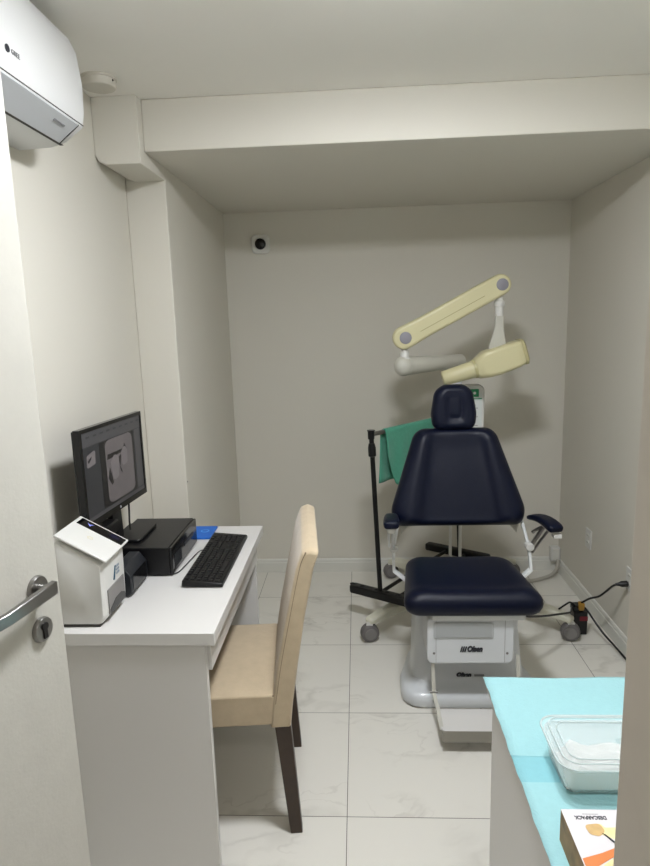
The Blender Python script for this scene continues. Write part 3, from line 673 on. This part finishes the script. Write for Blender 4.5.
rd = (P3 - P1).normalized(); rdn = V((-rd.y, rd.x, 0)).normalized()      # rdn points to the left / back side
def towel():
    b = B(); nu, nv = 40, 30; grid = []
    for i in range(nu + 1):
        u = i / nu; s = .108 + u * .46; row = []
        base = P1 + rd * s + V((0, 0, -.005))
        Lf = .255 - .0 * u; Lb = .30
        Lf = .12 + min(1, u / .16) * .18 + .02 * math.sin(u * 7)     # front corner cut on the diagonal
        for j in range(nv + 1):
            t = -1 + 2 * j / nv                        # -1 back hem ... 0 rail ... 1 front hem
            a = abs(t); R = .016
            if a < .12:
                ang = t / .12 * PI / 2; off = -rdn * (R * math.sin(ang)); z = R * math.cos(ang)
            else:
                q = (a - .12) / .88; L = Lf if t > 0 else Lb
                side = -1 if t > 0 else 1
                wav = .006 * math.sin(u * 21 + t * 3) * q
                off = rdn * side * (R + (.012 if t > 0 else .010) * q + wav); z = -L * q
                if t < 0: off = off + rd * (-.008 - .010 * q * (1 if u < .5 else .2) + .03 * q * q * 0)
            row.append(base + off + V((0, 0, z)))
        grid.append([b.bm.verts.new(p) for p in row])
    for i in range(nu):
        for j in range(nv): b.bm.faces.new((grid[i][j], grid[i + 1][j], grid[i + 1][j + 1], grid[i][j + 1]))
    return b
tag(obj('towel', towel(), M['green'], smooth=60, solid=.004), 'green cloth towel folded over the rack rail behind the chair', 'towel')

# ---------------------------------------------------------------- dental chair
dc = thing('dental_chair', (.485, 2.95, 0), 'navy blue padded dental chair on white pedestal base', 'dental chair')
CX = .487
# pedestal
def rr(x0, x1, y0, y1, r, z): return xy(rrect(x0, x1, y0, y1, r, 8), z)
def plinth(t, e, z):                      # t 0 = broad foot, 1 = tower; e = edge inset
    A_ = [(.174, 2.577), (.800, 2.577), (.800, 2.76), (.735, 3.02), (.239, 3.02), (.174, 2.76)]
    C_ = [(.248, 2.705), (.726, 2.705), (.726, 2.82), (.724, 3.00), (.250, 3.00), (.248, 2.82)]
    q = [(a_[0] + (c_[0] - a_[0]) * t, a_[1] + (c_[1] - a_[1]) * t) for a_, c_ in zip(A_, C_)]
    q = [(x + e * (1 if x < CX else -1), y + e * (1 if y < 2.8 else -1)) for x, y in q]
    r = .12 * (1 - t) + .04 * t
    return xy([tuple(p) for p in resample(rpoly(q, [r, r, .1, .05, .05, .1], 8), 90)], z)
b = B().loft([plinth(0, .008, .002), plinth(0, 0, .012), plinth(0, 0, .048), plinth(0, .008, .062), plinth(.06, .012, .071), plinth(.30, .012, .079), plinth(.60, .006, .093), plinth(.74, 0, .13), plinth(.86, 0, .20), plinth(1, 0, .32), plinth(1, 0, .475)])
obj('pedestal', b, M['skirt'], dc, smooth=50)
text('small_lettering', 'Olsen', .022, (.462, 2.668, .118), (1, 0, 0), (0, .04, 1), M['ink'], dc, bold=.0012, shear=.3, sx=1.3, ext=.006)
obj('small_marks', B().box(.512, .557, 2.660, 2.69, .113, .119), M['gink'], dc)
b = B()
pl = rrect(.276, .648, .272, .490, .03, 8)
b.prism([(x, 2.50, z) for x, z in pl], (0, .20, 0))
fc = obj('front_cover', b, M['skirt'], dc, bevel=.006, seg=3)
obj('recess_lip', B().prism([(x, 2.4965, z) for x, z in rrect(.304, .560, .392, .466, .008)], (0, .006, 0)), mat('lip_grey', (184, 187, 188), .4), fc, bevel=.002)
obj('recess_face', B().prism([(x, 2.4945, z) for x, z in rrect(.312, .552, .400, .466, .004)], (0, .006, 0)), mat('recess_grey', (168, 171, 172), .4), fc)
for k in range(2): obj('cover_seam', B().box(.314 + k * .294, .3152 + k * .294, 2.4985, 2.505, .280, .488), M['hub'], fc)
for x in (.306, .620): obj('screw', B().turned((x, 2.501, .322), (0, -1, 0), [(0, .006), (.003, .005), (.0032, 0)], n=12), M['hub'], fc)
text('brand_lettering', 'Olsen', .034, (.480, 2.4985, .342), (1, 0, 0), (0, 0, 1), M['ink'], fc, bold=.0022, shear=.25, sx=.80, ext=.001)
b = B()
for k in range(3): x = .417 + k * .009; b.prism([(x, 2.4988, .329), (x + .006, 2.4988, .329), (x + .013, 2.4988, .355), (x + .007, 2.4988, .355)], (0, -.0018, 0))
obj('brand_bars', b, M['ink'], fc)
# under-seat plate and lift block
obj('seat_plate', B().prism(xy(rrect(.288, .695, 2.485, 2.90, .02), .480), (0, 0, .028)), M['offwhite'], dc, bevel=.005)
obj('lift_block', B().box(.36, .62, 2.72, 3.10, .44, .495), M['blackm'], dc, bevel=.01)
# seat
out = rpoly([(-.302, -.245), (.298, -.245), (.246, .235), (-.256, .235)], [.05, .05, .09, .07], 10)
def sb(u, v): return .007 * math.exp(-((v + .20) / .05) ** 2) + .004 * math.exp(-((abs(u) - .21) / .05) ** 2)
b = B(); cushion(b, out, (CX - .012, 2.70, .560), (1, 0, 0), (0, 1, .012), .045, .052, edge=.20, bump=sb)
obj('seat', b, M['navy'], dc, smooth=70)
# backrest
out = rpoly([(-.312, -.225), (.312, -.225), (.329, -.15), (.196, .238), (-.196, .238), (-.329, -.15)], [.06, .06, .09, .075, .075, .09], 10)
def bb(u, v):
    w = .29 - (v + .225) / .47 * .12
    k = abs(u) / w
    side = math.exp(-((k - .86) / .16) ** 2); top = math.exp(-((v - .215) / .05) ** 2) * .5
    return .014 * max(side, top) - .012 * max(0, 1 - (k / .72) ** 6) * (1 if v > -.5 else 0)
b = B(); cushion(b, out, (CX - .008, 3.03, .970), (1, 0, 0), (0, .32, 1), .055, .05, edge=.16, bump=bb, n=140, rings=30)
obj('backrest', b, M['navy'], dc, smooth=70)
# headrest
out = rpoly([(-.104, -.110), (.104, -.110), (.113, -.03), (.094, .085), (.050, .116), (-.050, .116), (-.094, .085), (-.113, -.03)], [.045, .045, .09, .08, .06, .06, .08, .09], 8)
def hb(u, v):
    x, y = abs(u) / .034, (v - .006) / .056
    k = (x ** 4 + abs(y) ** 4) ** .25
    return (-.006 if v < .03 else -.006 * max(0, 1 - (v - .03) / .03)) * math.exp(-((k - 1.0) / .26) ** 2) + .003 * math.exp(-((k - 1.7) / .35) ** 2)
b = B(); cushion(b, out, (CX - .014, 3.095, 1.312), (1, 0, 0), (0, .12, 1), .045, .045, edge=.30, bump=hb, n=110, rings=34)
obj('headrest', b, M['navy'], dc, smooth=70)
obj('headrest_bar', B().box(CX - .05, CX + .02, 3.155, 3.165, 1.0, 1.36), M['steel'], dc, bevel=.003)
obj('backrest_frame', B().hexa([(CX - .20, 3.02, .78), (CX + .20, 3.02, .78), (CX + .20, 3.04, .78), (CX - .20, 3.04, .78), (CX - .14, 3.145, 1.10), (CX + .14, 3.145, 1.10), (CX + .14, 3.165, 1.10), (CX - .14, 3.165, 1.10)]), M['offwhite'], dc, bevel=.004)
for s in (-1, 1):
    obj('back_bracket', B().prism([(CX + s * .205, 2.99, .79), (CX + s * .285, 2.99, .81), (CX + s * .30, 2.99, .765), (CX + s * .285, 2.99, .690)][::s], (0, .012, 0)), M['ggrey'], dc, bevel=.003)
    ar = obj('arm_bracket', B().strip([(CX + s * .295, 2.985, .80), (CX + s * .325, 2.93, .66), (CX + s * .330, 2.905, .60), (CX + s * .330, 2.88, .545), (CX + s * .275, 2.86, .505), (CX + s * .20, 2.86, .50)], .028, .014, (0, 1, .15)), M['offwhite'], dc, bevel=.002)
    obj('pivot_knob', B().turned((CX + s * .328, 2.915, .650), (0, -1, 0), [(-.02, .020), (.02, .020), (.024, .016), (.0245, 0)]), M['whitepl'], ar)
# right armrest, swung outward
b = B(); path = [(.820, 2.975, .776), (.838, 2.94, .791), (.860, 2.885, .803), (.880, 2.82, .800), (.893, 2.775, .788), (.896, 2.758, .782)]
wid = [.014, .025, .033, .037, .038, .033]; ths = [.009, .014, .017, .018, .018, .014]; rings = []
for i, p in enumerate(path):
    a = V(path[max(i - 1, 0)]); c = V(path[min(i + 1, len(path) - 1)]); t = (c - a).normalized(); w = t.cross(V((0, 0, 1))).normalized(); n_ = w.cross(t)
    rings.append([V(p) + w * x + n_ * z for x, z in rrect(-wid[i], wid[i], -ths[i], ths[i], ths[i] * .8, 5)])
ar = obj('armrest', b.loft(rings), M['navy'], dc, smooth=60, subsurf=1)
obj('armrest_plate', B().prism([(.850, 2.90, .772), (.880, 2.785, .752), (.918, 2.79, .752), (.890, 2.91, .772)], (0, 0, .014)).box(.888, .925, 2.775, 2.83, .736, .758), M['whitepl'], ar, bevel=.003)
obj('armrest_strut', B().tube([(.822, 2.915, .650), (.850, 2.91, .70), (.885, 2.88, .782)], .010, n=10).tube([(.830, 2.91, .62), (.862, 2.90, .68), (.895, 2.84, .775)], .007, n=8).tube([(.828, 2.915, .72), (.86, 2.90, .748), (.90, 2.86, .775)], .008, n=8), M['steel'], ar)
# left armrest, pointing forward
b = B(); path = [(.150, 2.94, .806), (.148, 2.90, .814), (.144, 2.82, .826), (.140, 2.74, .836), (.138, 2.70, .838), (.138, 2.69, .836)]
wid = [.020, .032, .036, .038, .036, .030]; ths = [.012, .018, .022, .022, .020, .014]; rings = []
for i, p in enumerate(path):
    rings.append([V(p) + V((x, 0, z)) for x, z in rrect(-wid[i], wid[i], -ths[i], ths[i], ths[i] * .8, 5)])
al = obj('armrest', b.loft(rings), M['navy'], dc, smooth=60, subsurf=1)
obj('armrest_plate', B().box(.112, .162, 2.71, 2.86, .808, .826).box(.122, .155, 2.715, 2.78, .790, .810), M['whitepl'], al, bevel=.003)
obj('armrest_strut', B().tube([(.150, 2.78, .795), (.152, 2.83, .70), (.158, 2.90, .65)], .009, n=10).tube([(.128, 2.77, .79), (.130, 2.80, .74), (.132, 2.82, .69)], .006, n=8), M['offwhite'], al)
# footrest
for x in (.303, .672):
    fr = obj('footrest_bar', B().strip([(x, 2.525, .30), (x + .001, 2.51, .20), (x + .002, 2.49, .135), (x + .009, 2.40, .115), (x + .011, 2.295, .098)], .016, .007, (1, 0, 0)), M['ggrey'], dc, bevel=.001)
    obj('hinge_bolt', B().cyl((x - .016, 2.495, .142), (x + .018, 2.495, .142), .007), M['steel'], fr)
pl = rrect(.312, .664, 2.283, 2.43, .018, 6)
obj('footplate', B().prism(xy(pl, .098), (0, 0, .006)), M['white'], dc, bevel=.001)
obj('footplate_lip', B().prism([(x, 2.281, z) for x, z in rrect(.313, .663, .052, .103, .012)], (0, .006, 0)), mat('shaded_lip', (142, 138, 128), .5), dc)  # shade and floor reflection on the lip are put into its grey-brown
tag(obj('foot_pedal', B().prism(xy(rrect(.70, .78, 2.49, 2.57, .02), .001), (0, 0, .035)), M['blackm'], bevel=.006), 'small black foot pedal on the floor by the pedestal', 'pedal')

# ---------------------------------------------------------------- right wall outlets, junction box, hose, transformer, cables
def outlet(y0, y1, z0, z1, label):
    t = thing('wall_outlet', (XR, (y0 + y1) / 2, z0), label, 'outlet', None)
    f = obj('cover_plate', B().prism([(XR, y, z) for y, z in rrect(y0, y1, z0, z1, .006)], (-.008, 0, 0)), M['whitepl'], t, bevel=.003)
    zc, yc = (z0 + z1) / 2, (y0 + y1) / 2
    for dz in (-.022, .022):
        s = obj('socket', B().prism([(XR - .008, y, z) for y, z in rpoly([(yc - .018, zc + dz), (yc - .009, zc + dz - .012), (yc + .009, zc + dz - .012), (yc + .018, zc + dz), (yc + .009, zc + dz + .012), (yc - .009, zc + dz + .012)], .002)], (-.003, 0, 0)), M['base'], t)
        b = B()
        for k in (-.008, 0, .008): b.turned((XR - .0112, yc + k, zc + dz), (-1, 0, 0), [(0, .0022), (.0006, .0022)], n=10)
        obj('pin_holes', b, M['seam'], s)
    return t
outlet(3.575, 3.66, .365, .485, 'white double wall outlet with nothing plugged in on the right wall')
outlet(3.00, 3.085, .355, .475, 'white wall outlet with a black plug in it beside the door jamb')
jb = thing('junction_box', (1.33, YB - .03, .10), 'white square junction box low in the back right corner', 'junction box')
obj('housing', B().box(1.300, XR - .001, YB - .055, YB - .001, .078, .180), M['whitepl'], jb, bevel=.006)
obj('cover', B().box(1.310, XR - .012, YB - .060, YB - .054, .088, .170), M['base'], jb, bevel=.003)
tag(obj('flexible_hose', B().tube([(1.345, 4.095, .10), (1.325, 4.06, .05), (1.27, 4.01, .025), (1.16, 3.96, .014), (1.04, 3.92, .014), (.94, 3.80, .014), (.90, 3.60, .014)], .012, n=12), M['cable']), 'pale grey hose running from the junction box along the floor', 'hose')
tr = thing('power_transformer', (1.205, 3.285, 0), 'small black transformer with red label on the floor beside a caster', 'transformer')
obj('case', B().box(1.166, 1.240, 3.250, 3.320, .001, .135), M['black'], tr, bevel=.005)
lab(obj('red_label', B().box(1.196, 1.239, 3.2475, 3.250, .085, .110), M['red'], tr), 'red label')
obj('socket_block', B().box(1.160, 1.215, 3.255, 3.31, .135, .170), M['gblack'], tr, bevel=.006)
pa = thing('plug_adapter', (1.20, 3.22, .165), 'yellow plug adapter pushed into the black transformer', 'plug')
obj('body', B().hexa([(1.185, 3.236, .150), (1.213, 3.236, .150), (1.211, 3.254, .150), (1.187, 3.254, .150), (1.180, 3.230, .192), (1.216, 3.230, .192), (1.212, 3.260, .198), (1.184, 3.260, .198)]), M['yellow'], pa, bevel=.005, seg=3)
pb = thing('power_plug', (1.34, 3.045, .39), 'black power plug in the outlet beside the door jamb', 'plug')
obj('body', B().turned((XR - .012, 3.045, .393), (-1, .1, -.1), [(0, .012), (.004, .016), (.03, .016), (.045, .009), (.06, .006)]), M['black'], pb)
tag(obj('power_cable', B().tube([(1.305, 3.05, .388), (1.285, 3.06, .375), (1.262, 3.09, .33), (1.245, 3.13, .285), (1.222, 3.19, .245), (1.200, 3.245, .195)], .0055), M['black']), 'black cable rising from the yellow adapter to the wall plug', 'cable')
tag(obj('floor_cable', B().tube([(1.212, 3.28, .168), (1.235, 3.245, .145), (1.262, 3.20, .10), (1.29, 3.14, .06), (1.315, 3.08, .035), (1.335, 3.00, .015), (1.342, 2.85, .008)], .0055), M['black']), 'black cable running along the floor by the right baseboard', 'cable')
tag(obj('chair_cable', B().tube([(.66, 2.74, .455), (.74, 2.72, .390), (.85, 2.85, .315), (1.0, 3.02, .240), (1.10, 3.13, .195), (1.13, 3.20, .175), (1.165, 3.27, .160)], .0055), M['black']), 'black cable stretched from under the dental chair to the transformer', 'cable')
tag(obj('looped_cable', B().tube([(1.08, 3.25, .155), (1.105, 3.235, .185), (1.14, 3.25, .195), (1.17, 3.265, .170)], .005), M['black']), 'short black cable looping over the caster into the transformer', 'cable')

# ---------------------------------------------------------------- foreground table with paper sheets
tb = thing('side_table', (.82, 1.1, 0), 'white table in the right foreground covered with light blue paper', 'table')
TX0, TX1, TY0, TY1, TZ = .347, 1.34, .56, 1.625, .745
obj('tabletop', B().box(TX0, TX1, TY0, TY1, TZ - .03, TZ), M['white'], tb, bevel=.001)
obj('side_panel', B().box(TX0 + .002, TX0 + .027, TY0 + .02, 1.555, 0, TZ - .03), M['white'], tb, bevel=.001)
obj('side_panel', B().box(TX1 - .027, TX1 - .002, TY0 + .02, 1.555, 0, TZ - .03), M['white'], tb, bevel=.001)
obj('back_panel', B().box(TX0 + .027, TX1 - .027, TY0 + .06, TY0 + .08, .2, TZ - .03), M['jamb'], tb, bevel=.001)
def sheet(y0, y1, z, dbl=None, ph=0, folds=()):
    b = B(); nx, ny = 40, 60; g = []
    for i in range(nx + 1):
        x = .3395 + (1.34 - .3395) * i / nx; r = []
        for j in range(ny + 1):
            y = y0 + (y1 - y0) * j / ny
            e = .0010 * math.sin(y * 41 + ph) + .0007 * math.sin(y * 97 + ph) if i == 0 else 0
            ey = .003 * math.sin(x * 19 + ph) if j in (0, ny) else 0
            zz = z + .0005 + .0006 * math.sin(x * 23 + y * 7 + ph) * math.sin(y * 29)
            for fx in folds: zz += .0012 * max(0, 1 - abs(x - fx - .0) / .02)
            r.append(b.bm.verts.new((x + e, y + ey, zz)))
        g.append(r)
    for i in range(nx):
        for j in range(ny):
            f = b.bm.faces.new((g[i][j], g[i + 1][j], g[i + 1][j + 1], g[i][j + 1]))
            yc = y0 + (y1 - y0) * (j + .5) / ny
            if dbl and dbl[0] < yc < dbl[1]: f.material_index = 1
    return b
s1 = tag(obj('paper_sheet', sheet(1.225, 1.632, TZ + .001, ph=1, folds=(.50, .66)), [M['cyan'], M['cyan2']], solid=.0006), 'light blue paper sheet over the far end of the foreground table', 'paper sheet', 'paper sheets on the foreground table')
s2 = tag(obj('paper_sheet', sheet(.58, 1.308, TZ + .0035, dbl=(1.222, 1.31), ph=3, folds=(.50,)), [M['cyan'], M['cyan2']], solid=.0006), 'light blue paper sheet lying under the tub and the glove box', 'paper sheet', 'paper sheets on the foreground table')

# plastic tub with lid
TT = TZ + .006
tu = thing('plastic_container', (.57, 1.24, TT), 'clear plastic tub with lid standing on the blue paper', 'container')
def tr_(x0, x1, y0, y1, r, z): return xy(rrect(x0, x1, y0, y1, r, 8), z)
ox = [tr_(.428, .700, 1.190, 1.318, .022, TT), tr_(.423, .705, 1.184, 1.324, .026, TT + .006), tr_(.412, .718, 1.168, 1.336, .034, TT + .070)]
ix = [tr_(.4145, .7155, 1.1705, 1.3335, .032, TT + .070), tr_(.4255, .7025, 1.1865, 1.3215, .024, TT + .008), tr_(.4305, .6975, 1.1925, 1.3155, .02, TT + .0025)]
b = B(); b.loft(ox + ix)
obj('tub', b, M['tub'], tu, smooth=50)
b = B().loft([tr_(.406, .724, 1.161, 1.342, .038, TT + .071), tr_(.404, .726, 1.159, 1.344, .040, TT + .075), tr_(.405, .725, 1.160, 1.343, .039, TT + .080), tr_(.414, .716, 1.170, 1.334, .034, TT + .0815), tr_(.421, .709, 1.177, 1.327, .028, TT + .077), tr_(.430, .700, 1.186, 1.318, .024, TT + .077), tr_(.434, .696, 1.190, 1.314, .022, TT + .080),
              tr_(.55, .58, 1.24, 1.26, .004, TT + .0802), tr_(.55, .58, 1.24, 1.26, .004, TT + .0785), tr_(.434, .696, 1.190, 1.314, .022, TT + .0782), tr_(.430, .700, 1.186, 1.318, .024, TT + .0752), tr_(.412, .718, 1.168, 1.336, .034, TT + .0725)])
ld = obj('lid', b, M['lid'], tu, smooth=50)
for q, z, r in ((.0, .0765, .0024), (.0145, .0825, .0016), (.030, .0815, .0014)):  # white highlight lines along the lid rim, added as pale tubes
    ring = [(x, y, TT + z) for x, y in rrect(.405 + q, .725 - q, 1.160 + q, 1.343 - q, .038 - q * .5, 8)]
    b = B(); rings = []
    for i, p in enumerate(ring):
        t = (V(ring[(i + 1) % len(ring)]) - V(ring[i - 1])).normalized(); w_ = t.cross(V((0, 0, 1)))
        rings.append([V(p) + w_ * r * math.cos(a_) + V((0, 0, r * math.sin(a_))) for a_ in [k * PI / 3 for k in range(6)]])
    obj('lid_rim_highlight', b.loft(rings, cap=False, close=True), M['rim_glint'], ld, smooth=60)
b = B(); n = 26; g = []
for i in range(n + 1):
    r = []
    for j in range(n + 1):
        x = .4275 + .272 * i / n; y = 1.190 + .100 * j / n; ed = min(i, n - i, j, n - j) / 3
        z = TT + .010 + min(1, ed) * (.044 + .006 * math.sin(i * .7) + .006 * math.sin(j * .9 + i * .3))
        r.append(b.bm.verts.new((x, y, z)))
    g.append(r)
for i in range(n):
    for j in range(n): b.bm.faces.new((g[i][j], g[i + 1][j], g[i + 1][j + 1], g[i][j + 1]))
b.box(.434, .693, 1.196, 1.286, TT + .004, TT + .0101)
tag(obj('gauze', b, M['gauze'], smooth=60), 'folded white gauze inside the clear plastic tub', 'gauze')

# glove box
gx0, gx1, gy0, gy1, gz = .374, .492, .825, 1.068, TT + .068
gb = thing('glove_box', (.43, .95, TT), 'white and gold cardboard box of disposable gloves', 'box')
b = B().box(gx0, gx1, gy0, gy1, TT, gz)
for f in b.bm.faces:
    n = f.calc_center_median()
    f.material_index = 0 if n.z > gz - .001 else 1
obj('carton', b, [M['boxw'], M['boxs']], gb, smooth=0)
text('brand_lettering', 'DESCARPACK', .0115, ((gx0 + gx1) / 2 - .010, gy1 - .020, gz + .0003), (-1, 0, 0), (0, -1, 0), M['ink'], gb, bold=.0003, sx=.82)
text('small_lettering', '—————', .006, ((gx0 + gx1) / 2 - .008, gy1 - .012, gz + .0003), (-1, 0, 0), (0, -1, 0), M['gink'], gb)
def flat(nm, poly, m, h, par=gb): return obj(nm, B().prism([(gx0 + x, gy1 + y, gz + h) for x, y in poly], (0, 0, .0003)), m, par, smooth=0)
flat('printed_glove', rpoly([(.035, -.040), (.062, -.034), (.066, -.044), (.095, -.042), (.114, -.050), (.113, -.084), (.090, -.080), (.068, -.066), (.055, -.060), (.036, -.056)], .006), M['glove'], .0002)
flat('printed_fingertips', rpoly([(.030, -.038), (.060, -.034), (.064, -.052), (.050, -.064), (.034, -.060)], .008), M['glove2'], .0005)
flat('printed_shadow', [(.056, -.056), (.062, -.060), (.074, -.078), (.078, -.090), (.070, -.080), (.062, -.066)], M['ink'], .0007)
flat('orange_stripe', [(.002, -.112), (.040, -.100), (.088, -.080), (.096, -.090), (.050, -.112), (.016, -.132), (.002, -.136)], M['orange'], .0005)
flat('printed_glove', rpoly([(.022, -.134), (.050, -.114), (.096, -.092), (.116, -.088), (.116, -.225), (.03, -.225)], .004), M['glove'], .0004)
flat('opening_flap', rpoly([(.050, -.150), (.085, -.140), (.095, -.210), (.055, -.215)], .010), M['glove2'], .0008)

# ---------------------------------------------------------------- light, world, view
def area(name, loc, size, power, color, rot=(0, 0, 0)):
    l = bpy.data.lights.new(name, 'AREA'); l.shape = 'DISK'; l.size = size; l.energy = power; l.color = color
    o = bpy.data.objects.new(name, l); COL.objects.link(o); o.location = loc; o.rotation_euler = rot; return o
hl = thing('hall_light', (.2, -.55, ZC), 'round white ceiling light in the hallway behind the camera', 'ceiling light')
obj('base', B().turned((.2, -.55, ZC), (0, 0, -1), [(0, .14), (.03, .14), (.031, 0)]), M['whitepl'], hl)
area('hall_lamp', (.2, -.55, ZC - .04), .26, 8, (1, .96, .92))
w = bpy.data.worlds.new('world'); sc.world = w; w.use_nodes = True
w.node_tree.nodes['Background'].inputs[0].default_value = (.5, .5, .5, 1); w.node_tree.nodes['Background'].inputs[1].default_value = .08
sc.view_settings.view_transform = 'Standard'; sc.view_settings.look = 'None'; sc.view_settings.gamma = 1; sc.view_settings.use_curve_mapping = False
sc.view_settings.exposure = 0
sc.cycles.use_denoising = True
sc.cycles.max_bounces = 10; sc.cycles.diffuse_bounces = 6; sc.cycles.transmission_bounces = 8; sc.cycles.sample_clamp_indirect = 12
